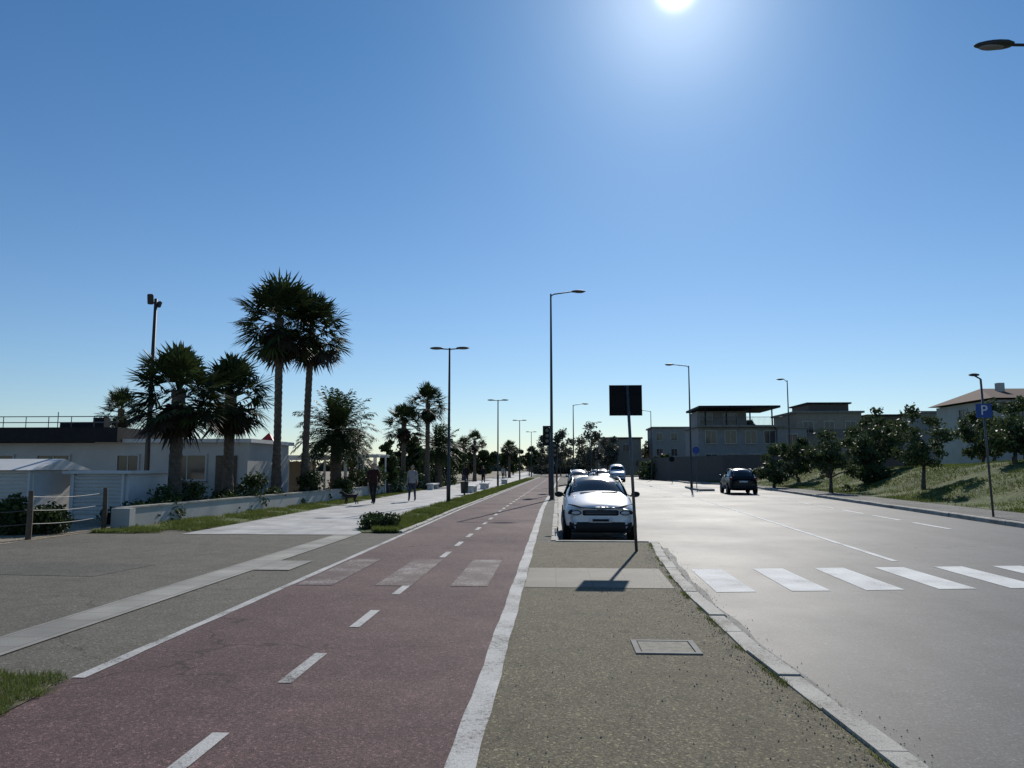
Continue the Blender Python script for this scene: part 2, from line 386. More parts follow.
# ------------------------------------------------------------------ vegetation
def tri_mesh(name,P,mat,parent=None,k=3,mats=None,mi=None):
    n=len(P); me=bpy.data.meshes.new(name)
    me.vertices.add(n*k); me.vertices.foreach_set('co',P.reshape(-1).astype(np.float32))
    me.loops.add(n*k); me.loops.foreach_set('vertex_index',np.arange(n*k,dtype=np.int32))
    me.polygons.add(n); me.polygons.foreach_set('loop_start',np.arange(0,n*k,k,dtype=np.int32))
    for m in (mats or [mat]): me.materials.append(m)
    if mi is not None: me.polygons.foreach_set('material_index',mi.astype(np.int32))
    me.update(calc_edges=True); me.validate()
    o=bpy.data.objects.new(name,me); COL.objects.link(o)
    if parent: o.parent=parent
    return o
def grass(name,xs,ys,zs,h,w,mats,split=.6,parent=None):
    n=len(xs); a=rng.uniform(0,2*math.pi,n); hh=h*rng.uniform(.4,1.3,n); le=rng.normal(0,.35,(n,2))*hh[:,None]
    b=np.stack([xs,ys,zs],1); dx=np.stack([np.cos(a),np.sin(a),np.zeros(n)],1)*(w*rng.uniform(.6,1.3,n))[:,None]/2
    tip=b+np.stack([le[:,0],le[:,1],hh],1)
    P=np.stack([b-dx,b+dx,tip],1); mi=(rng.random(n)>split).astype(int)
    return tri_mesh(name,P,None,parent,3,mats,mi)
GM=[M['grass'],M['grassdry']]
def clump(xs,ys,s=1.):
    v=np.sin(xs*1.9*s+1)*np.sin(ys*1.3*s)+np.sin(xs*4.1*s+ys*3.3*s)*.6+rng.normal(0,.35,len(xs)); return v>-.25
n=22000; x=rng.uniform(-6.3,-3.55,n); y=4.6+rng.random(n)*1.4; k=(y<5.95+.06*np.sin(x*11)-np.maximum(0,x+4.2)*.25)&(x<-3.6+.05*np.sin(y*13))&((np.sin(x*7+y*3)+np.sin(y*11)+rng.normal(0,.6,n))>-.9); x,y=x[k],y[k]
grass('grass_patch',x,y,np.full(len(x),.014),.05,.006,GM,.7)
n=80000; y=18.9+rng.random(n)**1.6*90; be=np.array([bend(v) for v in y]); x=rng.uniform(-5.1,-3.85,n)+be; k=clump(x,y)&~((y<20.4)&(x<-4.9+(20.4-y)*.3)); x,y=x[k],y[k]
grass('grass_median',x,y,np.full(len(x),.02),.12,.02,GM)
n=60000; y=18.5+rng.random(n)**1.5*60; wx=np.array([wallx(v) for v in y]); x=wx+.05+rng.random(n)*(-9.1-.012*(y-20)-wx); k=clump(x,y); x,y=x[k],y[k]
grass('grass_verge',x,y,np.full(len(x),.014),.09,.018,GM)
n=150000; y=14+rng.random(n)**1.4*90; d=rng.random(n)**1.2*13; x=np.array([gx(v) for v in y])+d; k=clump(x,y,.4); x,y,d=x[k],y[k],d[k]
z=np.array([terr(a,b) for a,b in zip(x,y)])
grass('grass_slope',x,y,z-.01,.13,.035,GM,.62)
tx=[];ty=[]
for i in range(70):
    yy0=random.uniform(3.2,16.5); s=random.choice([-.20,-.20,.01]); m=random.randint(6,80)
    tx+=list(kx(yy0)+s+rng.normal(0,.02,m)); ty+=list(yy0+rng.normal(0,.09,m))
tx=np.array(tx);ty=np.array(ty); grass('kerb_weeds',tx,ty,np.where(tx>np.array([kx(v) for v in ty]),RZ,.0),.035,.007,GM)
n=1500; gy=3.4+rng.random(n)**1.3*13; gside=rng.random(n); gxx=np.where(gside<.45,np.array([kx(v) for v in gy])-.24-np.abs(rng.normal(0,.12,n)),np.where(gside<.75,np.array([kx(v) for v in gy])+.08+np.abs(rng.normal(0,.12,n)),rng.uniform(-.4,1.6,n)))
gz=np.where(gxx>np.array([kx(v) for v in gy]),RZ+.005,.006); sz_=rng.uniform(.003,.009,n)
b0=np.stack([gxx,gy,gz],1)
an=rng.uniform(0,6.28,n)
c0=[b0+np.stack([np.cos(an+t)*sz_,np.sin(an+t)*sz_,np.zeros(n)],1) for t in(0,2.1,4.2)]; tp=b0+np.stack([np.zeros(n),np.zeros(n),sz_*1.1],1)
tri_mesh('gravel_grit',np.concatenate([np.stack([c0[i],c0[(i+1)%3],tp],1) for i in range(3)]),M['stone'])
def leaves(name,blobs,n,size,mat,parent=None,elong=1.6,shell=.55):
    vol=np.array([b[1][0]*b[1][1]*b[1][2] for b in blobs])**.66; pr=vol/vol.sum()
    idx=rng.choice(len(blobs),n,p=pr)
    c=np.array([b[0] for b in blobs])[idx]; r=np.array([b[1] for b in blobs])[idx]
    d=rng.normal(size=(n,3)); d/=np.linalg.norm(d,axis=1)[:,None]
    rad=shell+(1-shell)*rng.random(n)**.6+rng.normal(0,.12,n)
    p=c+d*r*rad[:,None]
    u=rng.normal(size=(n,3)); u/=np.linalg.norm(u,axis=1)[:,None]
    v=np.cross(u,rng.normal(size=(n,3))); v/=np.linalg.norm(v,axis=1)[:,None]
    s=size*rng.uniform(.6,1.4,n)[:,None]
    P=np.stack([p-u*s*elong/2,p+v*s/2,p+u*s*elong/2,p-v*s/2],1)
    return tri_mesh(name,P,mat,parent,4)
def blobset(w,d,h,z0,nb,rmin,rmax,seed):
    rr=random.Random(seed); out=[]; lob=[rr.uniform(.6,1.15) for _ in range(7)]
    for i in range(nb):
        a=rr.uniform(0,2*math.pi); q=rr.random()**.5*lob[int(a/(2*math.pi)*7)%7]; t=rr.random()*lob[(int(a*3))%7]
        prof=math.sin(math.pi*min(.98,max(.12,.15+.75*t)))
        out.append(((math.cos(a)*w*q*prof,math.sin(a)*d*q*prof,z0+h*t),(lambda r:(r,r,r*.8))(rr.uniform(rmin,rmax))))
    return out
def tree(name,loc,th,w,h,seed,mat,n=5000,leaf=.14,rs=.5,nb=26,shell=.25):
    e=empty(name,loc,random.uniform(0,6))
    bl=blobset(w,w,h,th,nb,rs*.4,rs*.95,seed)
    leaves('foliage',bl,n,leaf,mat,e,shell=shell)
    t=MB(); rr=random.Random(seed+1)
    top=Vector((rr.uniform(-.2,.2),rr.uniform(-.2,.2),th*.9))
    t.tube([(0,0,-.3),(.02,0,.3),(top.x*.5,top.y*.5,th*.5),top],[.15,.12,.10,.09],M['bark'],8)
    for b in bl[::2]:
        c=Vector(b[0]); mid=(top+c)/2+Vector((rr.uniform(-.15,.15),rr.uniform(-.15,.15),.1))
        t.tube([top,mid,c],[.06,.035,.012],M['bark'],5,False)
    t.build('trunk_and_limbs',e,True)
    return e
def fan_palm(name,loc,th,cr,seed,nl=60,skirt=16,lean=(0,0),tr=.22,nb=15,dr=118,skl=.45):
    rr=random.Random(seed); e=empty(name,loc)
    t=MB(); pts=[];rad=[]
    ns=int(th/.12)
    for i in range(ns+1):
        q=i/ns; pts.append((lean[0]*q*q,lean[1]*q*q,-.2+(th+.2)*q)); rad.append(tr*(1.25-.5*min(1,q*3) if q<.33 else .75)*(1.07 if i%2 else .96)*rr.uniform(.96,1.04)+ (tr*.15*max(0,(q-.88)/.12)))
    t.tube(pts,rad,M['trunk'],12); t.build('trunk',e,False)
    top=Vector(pts[-1]); P=[];mi=[]
    tot=nl+skirt
    for i in range(tot):
        az=i*2.39996+rr.uniform(-.35,.35)
        q=i/nl
        if i<nl: el=R(86-dr*q**.95+rr.uniform(-10,10)); pet=cr*.56*rr.uniform(.7,1.15); bl=cr*.52*rr.uniform(.75,1.15); mt=0 if (q<.88 or rr.random()<.4) else 1
        else: el=R(rr.uniform(-86,-50)); pet=cr*.22; bl=cr*skl*rr.uniform(.6,1.1); mt=1
        base=top+Vector((0,0,-.35*q if i<nl else rr.uniform(-.9,-.1)*cr*.4))
        d=Vector((math.cos(az)*math.cos(el),math.sin(az)*math.cos(el),math.sin(el)))
        sd=Vector((-math.sin(az),math.cos(az),0)); up=d.cross(sd)*-1
        tip=base+d*pet; tip.z-=pet*.10
        wv=sd*.020; P.append([base-wv,base+wv,tip+wv*.6,tip-wv*.6]); mi.append(mt)
        tw=rr.uniform(-.7,.7)
        sd2=(sd*math.cos(tw)+up*math.sin(tw)).normalized()
        for k in range(nb):
            a=R(-92+184*k/(nb-1))+rr.uniform(-.06,.06)
            dd=(d*math.cos(a)+sd2*math.sin(a)).normalized()
            L=bl*(1-.30*abs(a)/1.6)*rr.uniform(.8,1.1)
            wd=dd.cross(up).normalized()*(.033+.012*rr.random())*(cr/1.7)
            m1=tip+dd*L*.55; m1.z-=L*.02
            m2=tip+dd*L*.98; m2.z-=L*(.06+.20*rr.random())
            P.append([tip,m1-wd,m2,m1+wd]); mi.append(mt)
    P=np.array([[tuple(v) for v in q] for q in P])
    tri_mesh('fronds',P,None,e,4,[M['palmleaf'],M['deadleaf']],np.array(mi))
    return e
def feather_palm(name,loc,th,cr,seed,nf=80):
    rr=random.Random(seed); e=empty(name,loc); t=MB()
    ns=max(4,int(th/.12)); t.tube([(0,0,-.2+(th+.2)*i/ns) for i in range(ns+1)],[.30*(1.06 if i%2 else .95) for i in range(ns+1)],M['trunk'],12); t.build('trunk',e)
    P=[]
    for i in range(nf):
        az=i*2.39996+rr.uniform(-.2,.2); q=i/nf; el=R(86-115*q+rr.uniform(-8,8)); L=cr*1.15*rr.uniform(.85,1.1)
        p=Vector((0,0,th-.1)); d=Vector((math.cos(az)*math.cos(el),math.sin(az)*math.cos(el),math.sin(el))); sd=Vector((-math.sin(az),math.cos(az),0)); seg=14
        for s in range(seg):
            d=(d+Vector((0,0,-.075))).normalized(); nx=p+d*L/seg
            wv=sd*.018*(1-s/seg)+sd*.004; P.append([p-wv,p+wv,nx+wv,nx-wv])
            if s>1:
                ll=.50*math.sin(math.pi*(s+1)/(seg+2))**.6*cr/2
                for sg in(-1,1):
                    for h in (0,.5):
                        o=p.lerp(nx,h); ld=(sd*sg*.85+d*.5+Vector((0,0,rr.uniform(-.3,.3)))).normalized(); wd=d*.034
                        P.append([o-wd,o+ld*ll*.5-wd*1.2,o+ld*ll+Vector((0,0,-.08)),o+ld*ll*.5+wd*1.2])
            p=nx
    P=np.array([[tuple(v) for v in q] for q in P]); tri_mesh('fronds',P,M['palmleaf'],e,4)
    return e
fan_palm('fan_palm_tree',(-12.1,33,0),8.2,2.2,1,nl=96,skirt=40,lean=(-.1,0),dr=132,skl=.5)
fan_palm('fan_palm_tree',(-11.35,34.5,0),8.0,2.0,2,nl=90,skirt=44,lean=(.15,0),tr=.2,dr=132,skl=.5)
fan_palm('fan_palm_tree',(-12.6,25,0),4.15,1.9,3,nl=92,skirt=46,tr=.26,dr=122,skl=.5)
fan_palm('fan_palm_tree',(-12.1,28,0),4.3,1.8,4,nl=88,skirt=50,tr=.24,dr=125,skl=.5)
fan_palm('fan_palm_tree',(-26.2,45,0),5.1,1.6,5,nl=60,skirt=16)
fan_palm('fan_palm_tree',(-25,47,0),3.7,1.3,6,nl=44,skirt=8)
feather_palm('date_palm_tree',(-11.5,40,0),3.5,2.1,7,90)
fan_palm('fan_palm_tree',(-10.9,55,0),4.8,1.8,8,nl=70,skirt=30)
fan_palm('fan_palm_tree',(-9.5,57,0),6.4,1.85,9,nl=70,skirt=30)
feather_palm('date_palm_tree',(-9.4,62,0),3.2,1.9,10,60)
fan_palm('fan_palm_tree',(-9.2,88,0),4.6,1.6,11,nl=45)
fan_palm('fan_palm_tree',(-11.3,95,0),4.2,1.5,12,nl=45)
fan_palm('fan_palm_tree',(-7.0,118,0),4.6,1.6,13,nl=45)
fan_palm('fan_palm_tree',(-12.5,47,0),2.8,1.5,14,nl=40)
tree('cypress_tree',(-10.2,47,0),.9,.5,2.6,21,M['hedge'],3500,.12,.45,16)
for i,(x,y,th,w,h) in enumerate([(-13,70,1.2,2.2,3),(-10.5,76,1.0,1.8,3),(-9.4,100,1,2.2,3.4),(-8,125,1.2,2.6,4),(-13,112,1,2.5,4.2),(-5,150,1,2.8,5),(-9,165,1,3,5)]):
    tree('coastal_tree',(x,y,0),th,w,h,40+i,M['hedge'],5000,.2,.9,24)
for i,(x,y,th,w,h,l) in enumerate([(17.4,50,1.1,1.8,2.7,.12),(19.4,42,1.4,1.8,2.8,.11),(17.2,62,.7,1.9,2.1,.14),(22.6,56,1.1,2.0,3.1,.14),(26.5,45,.8,2.4,2.6,.13),(20.3,66,.8,2.2,2.6,.15),(28.5,52,1,2.2,3,.14),(24.5,60,1,2.2,3.2,.14),(23,40,.6,1.1,1.5,.12),(31,58,1,2.2,3.0,.14),(20.7,53,.8,1.3,2.1,.12)]):
    tree('olive_tree',(x,y,terr(x,y)-.05),th,w,h,60+i,M['olive'],3300,l,.66,30,.05)
for i,(x,y) in enumerate([(8,135),(12,150),(3,140),(22,160),(-1,170),(16,175)]):
    tree('bare_tree',(x-2,y,0),2,3,6,80+i,M['bare'],3000,.25,1.3,26,.05)
tree('umbrella_pine_tree',(24.5,104,0),6.6,2.6,1.0,91,M['hedge'],5000,.25,.8,20)
def row(name,x0,y0,x1,y1,nb,hm,rad,n,leaf,mat,seed):
    rr=random.Random(seed); bl=[]
    for i in range(nb):
        t=rr.random(); r=rr.uniform(.5,1.2)*rad
        bl.append(((x0+(x1-x0)*t+rr.uniform(-rad,rad),y0+(y1-y0)*t+rr.uniform(-rad,rad),rr.uniform(.1,1)*hm*(.6+.4*math.sin(t*23+seed))),(r,r,r*.8)))
    return leaves(name,bl,n,leaf,mat,shell=.3)
row('distant_trees',-160,330,180,330,150,6,4.5,26000,.9,M['bare'],1)
row('distant_trees',-4,190,60,210,60,5.5,3,14000,.55,M['bare'],2)
row('distant_trees',14,110,60,100,60,3.2,1.8,14000,.35,M['olive'],3)
row('hedge',-12.2,21,-11.0,40,80,1.15,.45,32000,.07,M['hedge'],4)
row('hedge',-15.8,17.6,-12.3,18.3,40,.8,.36,20000,.06,M['hedge'],5)
row('hedge',-11,41,-10,75,60,1.3,.75,16000,.1,M['hedge'],6)
row('hedge',19,50,40,58,60,1.4,.8,14000,.14,M['hedge'],7)
row('hedge',-22,30,-13.6,29,50,1.0,.5,12000,.09,M['greygreen'],8)
leaves('low_bush',[((-4.7+random.uniform(-.35,.45),20.3+random.uniform(-.6,.8),.08+random.uniform(0,.13)),(.25,.25,.19)) for i in range(14)],6500,.045,M['hedge'],shell=.2)
# ------------------------------------------------------------------ walls/fence left
wl=MB(); pts=[(-11.45,20),(-10.98,30),(-10.5,40),(-10.3,52),(-10.1,66)]
for (a,b),(c,d) in zip(pts[:-1],pts[1:]):
    wl.prism([(a-.2,b),(a,b),(c,d),(c-.2,d)],-.02,.50,M['villaw'])
    wl.prism([(a-.23,b),(a+.03,b),(c+.03,d),(c-.23,d)],.503,.55,M['kerb'])
wl.box((-11.35,19.85,.26),(.5,.28,.55),M['villaw']); wl.build('low_white_wall')
fe=MB()
fpos=[(-17.8,16.2),(-15.3,16.4),(-13.2,16.5),(-11.7,16.7),(-11.6,19.4)]
for x,y in fpos: fe.tube([(x,y,-.1),(x+.01,y,.5),(x,y,1.08)],[.065,.06,.05],M['wood'],9)
for (a,b),(c,d) in zip(fpos[:-1],fpos[1:]):
    for hz in(.95,.65,.35): fe.tube([(a+(c-a)*t,b+(d-b)*t,hz-.05*math.sin(math.pi*t)) for t in np.linspace(0,1,9)],.009,M['galv'],6)
fe.build('wire_fence')
# ------------------------------------------------------------------ buildings
def window(mb,x,y,z,w,h,axis='Y',s=-1,frame=None,mull=1):
    frame=frame or M['villaw']
    def bx(dx,dz,ww,hh,off,t,m):
        if axis=='Y': mb.box((x+dx,y+s*off,z+dz),(ww,t,hh),m)
        else: mb.box((y+s*off,x+dx,z+dz),(t,ww,hh),m)
    bx(0,0,w,h,.01,.04,M['glassw'])
    for sx in(-1,1): bx(sx*(w/2+.03),0,.07,h+.14,.03,.10,frame)
    for sz in(-1,1): bx(0,sz*(h/2+.035),w-.01,.07,.032,.10,frame)
    for k in range(mull): bx(-w/2+w*(k+1)/(mull+1),0,.04,h-.01,.03,.05,frame)
    bx(0,-h/2-.10,w+.2,.05,.06,.16,M['conc'])
e=empty('beach_club_building'); b=MB()
b.box((-19.8,34.5,1.3),(13.6,5,2.7),M['villaw']); b.build('walls',e)
b=MB(); b.box((-16.2,34.5,2.73),(6.8,5.4,.16),M['white']); b.box((-23.0,34.2,2.98),(9.2,5.6,.62),M['darkroof']); b.box((-21.2,33.6,3.42),(1.6,1.2,.3),M['darkroof']); b.box((-20.2,33.2,3.55),(.5,.5,.5),M['darkroof'])
b.tube([(-22.5,33.6,3.1),(-22.5,33.6,4.1)],.02,M['galv'],5)
for zz in(3.75,3.5): b.tube([(-27.5,31.5,zz),(-18.5,31.5,zz)],.02,M['galv'],5)
for i in range(10): b.tube([(-27.5+i,31.5,3.25),(-27.5+i,31.5,3.76)],.018,M['galv'],5)
b.build('roof',e)
b=MB()
for x,w in((-24,1.4),(-21.5,1.4),(-18.2,.9),(-15.6,1.6)): window(b,x,32,1.6,w,1.0)
b.box((-13.9,31.97,1.05),(.9,.08,2.1),M['wood']); b.build('windows_and_door',e)
e=empty('beach_cabin',(-1.7,0,0)); b=MB()
b.box((-15.6,23.6,.75),(3.2,2.2,1.5),M['white']); b.build('walls',e)
b=MB()
for x0,x1 in((-17.1,-15.7),(-15.5,-14.1)):
    for k in range(11): b.box(((x0+x1)/2,22.46,.18+k*.12),(x1-x0,.05,.07),M['white'],0,.5)
    for xx in (x0,x1): b.box((xx,22.45,.78),(.07,.09,1.44),M['white'])
b.build('louvres',e)
b=MB(); zr=1.52
b.add([(-17.4,22.2,zr),(-13.8,22.2,zr),(-13.8,25,zr),(-17.4,25,zr),(-17.4,23.6,zr+.35),(-13.8,23.6,zr+.35)],[[0,1,5,4],[2,3,4,5],[0,4,3],[1,2,5],[3,2,1,0]],M['white']); b.build('roof',e)
e=empty('beach_cabin',(1.2,.2,0)); b=MB()
b.box((-15.4,24.4,.7),(1.9,2.4,1.4),M['white']); b.build('walls',e)
b=MB()
for k in range(10): b.box((-15.4,23.15,.2+k*.12),(1.5,.05,.07),M['white'],0,.5)
for xx in(-16.2,-14.6): b.box((xx,23.14,.75),(.07,.09,1.36),M['white'])
b.build('louvres',e)
b=MB(); b.box((-15.4,24.4,1.45),(2.2,2.8,.09),M['white']); b.build('roof',e)
e=empty('beach_pergola'); b=MB()
for x in(-20,-17.2,-14.4,-12.4):
    for y in(41,45): b.tube([(x,y,0),(x,y,2.1)],.06,M['white'],6)
b.build('posts',e); b=MB(); b.box((-16.2,43,2.16),(8.2,4.6,.10),M['white'])
b.box((-16.2,40.66,2.12),(8.2,.05,.26),M['white']); b.build('canopy',e)
b=MB(); b.box((-17,45.3,1),(5.5,.1,1.9),M['beige']); b.build('rear_wall',e)
e=empty('white_pergola'); b=MB()
for x in(-11.9,-10.9,-9.9-.3):
    for y in(43.5,46): b.tube([(x,y,0),(x,y,2.2)],.05,M['white'],6)
for y in(43.5,46): b.box((-11.05,y,2.25),(2.1,.08,.12),M['white'])
for k in range(8): b.box((-12+.27*k,44.75,2.34),(.05,2.9,.05),M['white'])
b.build('frame',e)
# playground tower, roof clears the beach club roofline
e=empty('playground_tower',(-19.3,51,0)); b=MB()
for x in(-.5,.5):
    for y in(-.5,.5): b.tube([(x,y,0),(x,y,3.1)],.06,M['red'],6)
b.box((0,0,1.4),(1.1,1.1,.08),M['wood']); b.build('frame',e)
b=MB(); b.add([(-.95,-.95,2.95),(.95,-.95,2.95),(.95,.95,2.95),(-.95,.95,2.95),(-.35,-.35,3.5),(.35,-.35,3.5),(.35,.35,3.5),(-.35,.35,3.5),(0,0,3.95)],[[0,1,5,4],[1,2,6,5],[2,3,7,6],[3,0,4,7],[4,5,8],[5,6,8],[6,7,8],[7,4,8],[3,2,1,0]],M['red']); b.build('roof',e)
def villa(name,loc,vols,slabs,wins,rail=None,rz=0,extra=None):
    e=empty(name,loc,rz); b=MB()
    for c,d,m in vols: b.box(c,d,m)
    b.build('walls',e); b=MB()
    for c,d,m in slabs: b.box(c,d,m)
    if extra: extra(b)
    b.build('roof',e); b=MB()
    for w in wins: window(b,*w)
    b.build('windows',e)
    if rail:
        b=MB()
        for (x0,x1,y,z) in rail:
            b.tube([(x0,y,z+.95),(x1,y,z+.95)],.03,M['galv'],5)
            k=int((x1-x0)/.14)
            for i in range(k+1): b.tube([(x0+(x1-x0)*i/k,y,z),(x0+(x1-x0)*i/k,y,z+.95)],.012,M['galv'],4)
        b.build('balcony_railing',e)
    return e
def vx(b):
    for x in(.9,3.4,6.2,8.8): b.tube([(x,.6,6.6),(x,.6,8.75)],.09,M['darkroof'],6)
villa('modern_villa',(17.2,93,0),
 [((5,5,3.2),(10,9,6.4),M['greyw']),((3.6,6.5,7.55),(6,5,2.1),M['greyw']),((10.9,3.5,3.1),(3.4,7,6.2),M['greyw'])],
 [((5,4.6,6.5),(10.6,10.0,.22),M['conc']),((4.9,4.8,8.85),(9.6,9.4,.26),M['darkroof']),((10.9,3.5,6.3),(3.8,7.4,.2),M['conc'])],
 [(x,.5,5.2,1.3,1.5) for x in(1.5,3.8,6.2,8.4)]+[(x,4.0,7.5,1.6,1.6) for x in(1.6,4.6)]+[(10.9,0,4.8,1.2,1.4),(10.9,0,2.6,1.2,1.4)]+[(x,.5,2.4,1.4,1.5) for x in(1.5,4,6.6)],
 rail=[(-.2,9.8,-.2,6.62)],extra=vx)
villa('apartment_block',(31.6,98,0),
 [((2.6,5,4.2),(8,10,8.4),M['beige']),((3.5,6,9.0),(5,7,1.4),M['brownw']),((9.3,5,4.0),(4.8,9,8.0),M['brownw'])],
 [((2.6,5,8.5),(8.6,10.6,.24),M['conc']),((3.5,6,9.8),(5.6,7.6,.2),M['darkroof']),((9.7,5,8.1),(4.6,9.6,.2),M['darkroof'])],
 [(x,0,z,1.2,1.4) for x in(0,2.6,5.2) for z in(3.6,6.6)]+[(x,.5,z,1.1,1.3) for x in(8.4,10.4) for z in(3.6,6.4)],
 rail=[(-1.1,6.3,-.6,5.3)])
def gable(b):
    x0,x1,y0,y1,z,zr=-.5,11,-.6,9.6,6.1,7.3
    ym=(y0+y1)/2
    b.add([(x0,y0,z),(x1,y0,z),(x1,y1,z),(x0,y1,z),(x0+2,ym,zr),(x1-2,ym,zr)],[[0,1,5,4],[2,3,4,5],[0,4,3],[1,2,5],[3,2,1,0]],M['tileroof'])
    b.box((2.2,3,7.1),(.5,.5,1.0),M['villaw'])
    b.tube([(6,4.5,7.1),(6,4.5,9.6)],.03,M['galv'],5)
    for k in range(4): b.tube([(5.6,4.5,8.4+k*.3),(6.4,4.5,8.4+k*.3)],.012,M['galv'],4)
villa('gabled_house',(33.8,61,.8),
 [((5.2,4.5,2.6),(10.4,9,6.8),M['villaw']),((2.2,-.7,4.3),(3.4,1.4,.2),M['villaw'])],
 [((2.2,-.75,5.75),(3.6,1.5,.12),M['conc'])],
 [(1.3,0,5.0,1.0,1.3),(3.2,0,5.0,1.0,1.3),(6,0,4.9,1.2,1.2),(8.6,0,4.9,1.2,1.2)]+[(4.5,0,4.9,1.2,1.3,'X')],
 rail=[(.5,3.9,-1.35,4.4)],extra=gable)
villa('apartment_block',(19,150,0),
 [((4,5,4.6),(8,9,9.2),M['greyw']),((-6,8,3.6),(8,9,7.2),M['beige'])],
 [((4,5,9.3),(8.6,9.6,.3),M['conc']),((-6,8,7.4),(8.6,9.6,.3),M['tileroof'])],
 [(x,.5,z,1.2,1.4) for x in(1.2,4,6.8) for z in(4.5,7.5)]+[(x,3.5,5.4,1.2,1.4) for x in(-8,-5)])
villa('apartment_block',(54,110,0),
 [((4,5,4.6),(14,9,9.2),M['greyw'])],[((4,5,9.3),(14.6,9.6,.3),M['conc'])],
 [(x,.5,z,1.2,1.4) for x in(-1,1.2,4,6.8,9.5) for z in(4.5,7.5)])
b=MB()
for k in range(7): b.tube([(39.6,66,6+k*.7),(39.6,66,6.7+k*.7)],.06,M['red'] if k%2 else M['white'],6)
b.build('antenna_mast')
bw=MB(); P_=[(12.6,118),(14.8,100),(18.0,84),(22,78),(30,76)]
for (a,c),(d,f) in zip(P_[:-1],P_[1:]): bw.prism([(a,c),(d,f),(d+.25,f+.15),(a+.25,c+.15)],-.1,2.9,M['brownw']); 
bw.build('boundary_wall')
row('hedge',13,119,23,79,70,3.2,.8,16000,.2,M['hedge'],9)
# ------------------------------------------------------------------ lamps
def arm_lamp(name,loc,h,arm,dirx=1,rr=.07,mat=None):
    mat=mat or M['pole']; e=empty(name,loc); b=MB()
    b.tube([(0,0,-.15),(0,0,.9),(0,0,.95),(0,0,h*.6),(0,0,h)],[rr*1.5,rr*1.5,rr*1.15,rr*.9,rr*.6],mat,12)
    b.tube([(0,0,-.14),(0,0,.03)],rr*2.2,M['conc'],12); b.build('pole',e,True)
    b=MB(); b.tube([(0,0,h-.35),(0,0,h-.12),(dirx*.15,0,h-.02),(dirx*(arm-.6),0,h+.10)],[rr*.62,rr*.6,rr*.5,rr*.4],mat,8); b.build('arm',e,True)
    b=MB(); a=dirx*(arm-.3)
    b.ell((a,0,h+.10),(.38,.15,.085),mat,fn=lambda p:Vector((p.x,p.y*(1-.35*p.x*dirx),p.z if p.z>0 else p.z*.6)))
    b.ell((a+dirx*.05,0,h+.065),(.24,.10,.045),M['greyw']); b.build('luminaire',e,True)
    return e
def double_lamp(name,loc,h,arm,rr=.07):
    e=empty(name,loc); b=MB()
    b.tube([(0,0,-.05),(0,0,1.0),(0,0,1.05),(0,0,h)],[rr*1.3,rr*1.3,rr,rr*.65],M['pole'],12); b.build('pole',e,True)
    b=MB(); b.tube([(-arm*.7,0,h-.02),(-.1,0,h-.05),(.1,0,h-.05),(arm*.7,0,h-.02)],.028,M['pole'],8); b.build('arms',e,True)
    b=MB()
    for s in(-1,1):
        b.ell((s*arm*.72,0,h+.0),(.32,.15,.06),M['pole']); b.ell((s*arm*.72,0,h-.035),(.24,.11,.035),M['greyw'])
    b.build('luminaires',e,True); return e
double_lamp('double_street_lamp',(-4.85,35,0),7.1,.85)
double_lamp('double_street_lamp',(-4.9,66,0),7.4,.85)
double_lamp('double_street_lamp',(-4.5,98,0),7.6,.85)
double_lamp('double_street_lamp',(-4.0,130,0),7.6,.85)
arm_lamp('street_lamp',(-.17,38.5,0),10.4,1.7)
arm_lamp('street_lamp',(2.0,84,0),8.4,1.6)
arm_lamp('street_lamp',(5.5,118,0),8.4,1.6)
arm_lamp('street_lamp',(10.6,61,0),9.6,1.8,-1)
arm_lamp('street_lamp',(21.2,71,.9),8.6,.9,-1)
arm_lamp('street_lamp',(13.0,105,0),9.2,1.7,-1)
arm_lamp('street_lamp',(11.6,14.35,0),9.5,3.5,-1)
e=empty('floodlight_pole',(-15.2,28,0)); b=MB(); b.tube([(0,0,-.1),(0,0,3),(.02,0,8.0)],[.11,.09,.06],M['pole'],10)
b.tube([(-.12,0,7.85),(.1,0,7.85)],.03,M['pole'],6); b.build('pole',e,True)
b=MB(); b.box((-.15,-.08,7.97),(.22,.12,.40),M['pole'],.3,.35,bev=.03); b.box((.12,.08,7.8),(.16,.12,.26),M['pole'],-.3,-.35,bev=.03); b.build('floodlights',e)
e=empty('traffic_sign',(1.55,15.1,0)); b=MB(); b.tube([(0,0,-.05),(-.13,0,3.2)],.03,M['galv'],10); b.build('pole',e,True)
b=MB(); b.box((-.16,.045,2.91),(.64,.018,.60),M['signback'],0,0); 
for zz in(2.72,3.05): b.box((-.157,.02,zz),(.5,.03,.035),M['signback'])
for sx in(-1,1): b.box((-.16+sx*.312,.03,2.91),(.012,.03,.60),M['black'])
for sz in(-1,1): b.box((-.16,.03,2.91+sz*.293),(.61,.03,.012),M['black'])
b.build('board',e)
e=empty('parking_sign',(14.15,26,0)); b=MB(); b.tube([(0,0,-.05),(-.12,0,4.5)],.035,M['galv'],10); b.tube([(-.12,0,4.5),(-.32,0,4.62)],.025,M['galv'],6); b.build('pole',e,True)
b=MB(); b.box((-.11,-.05,3.45),(.50,.02,.46),M['blue'],0,0); b.ell((-.32,0,4.64),(.18,.08,.05),M['pole']); b.build('panel_and_lamp',e)
tx_=bpy.data.curves.new('letter','FONT'); tx_.body='P'; tx_.size=.46; tx_.align_x='CENTER'; tx_.align_y='CENTER'; tx_.extrude=.003
to=bpy.data.objects.new('letter_p',tx_); COL.objects.link(to); to.parent=e; to.location=(-.11,-.066,3.45); to.rotation_euler=(R(90),0,0); tx_.materials.append(M['plate'])
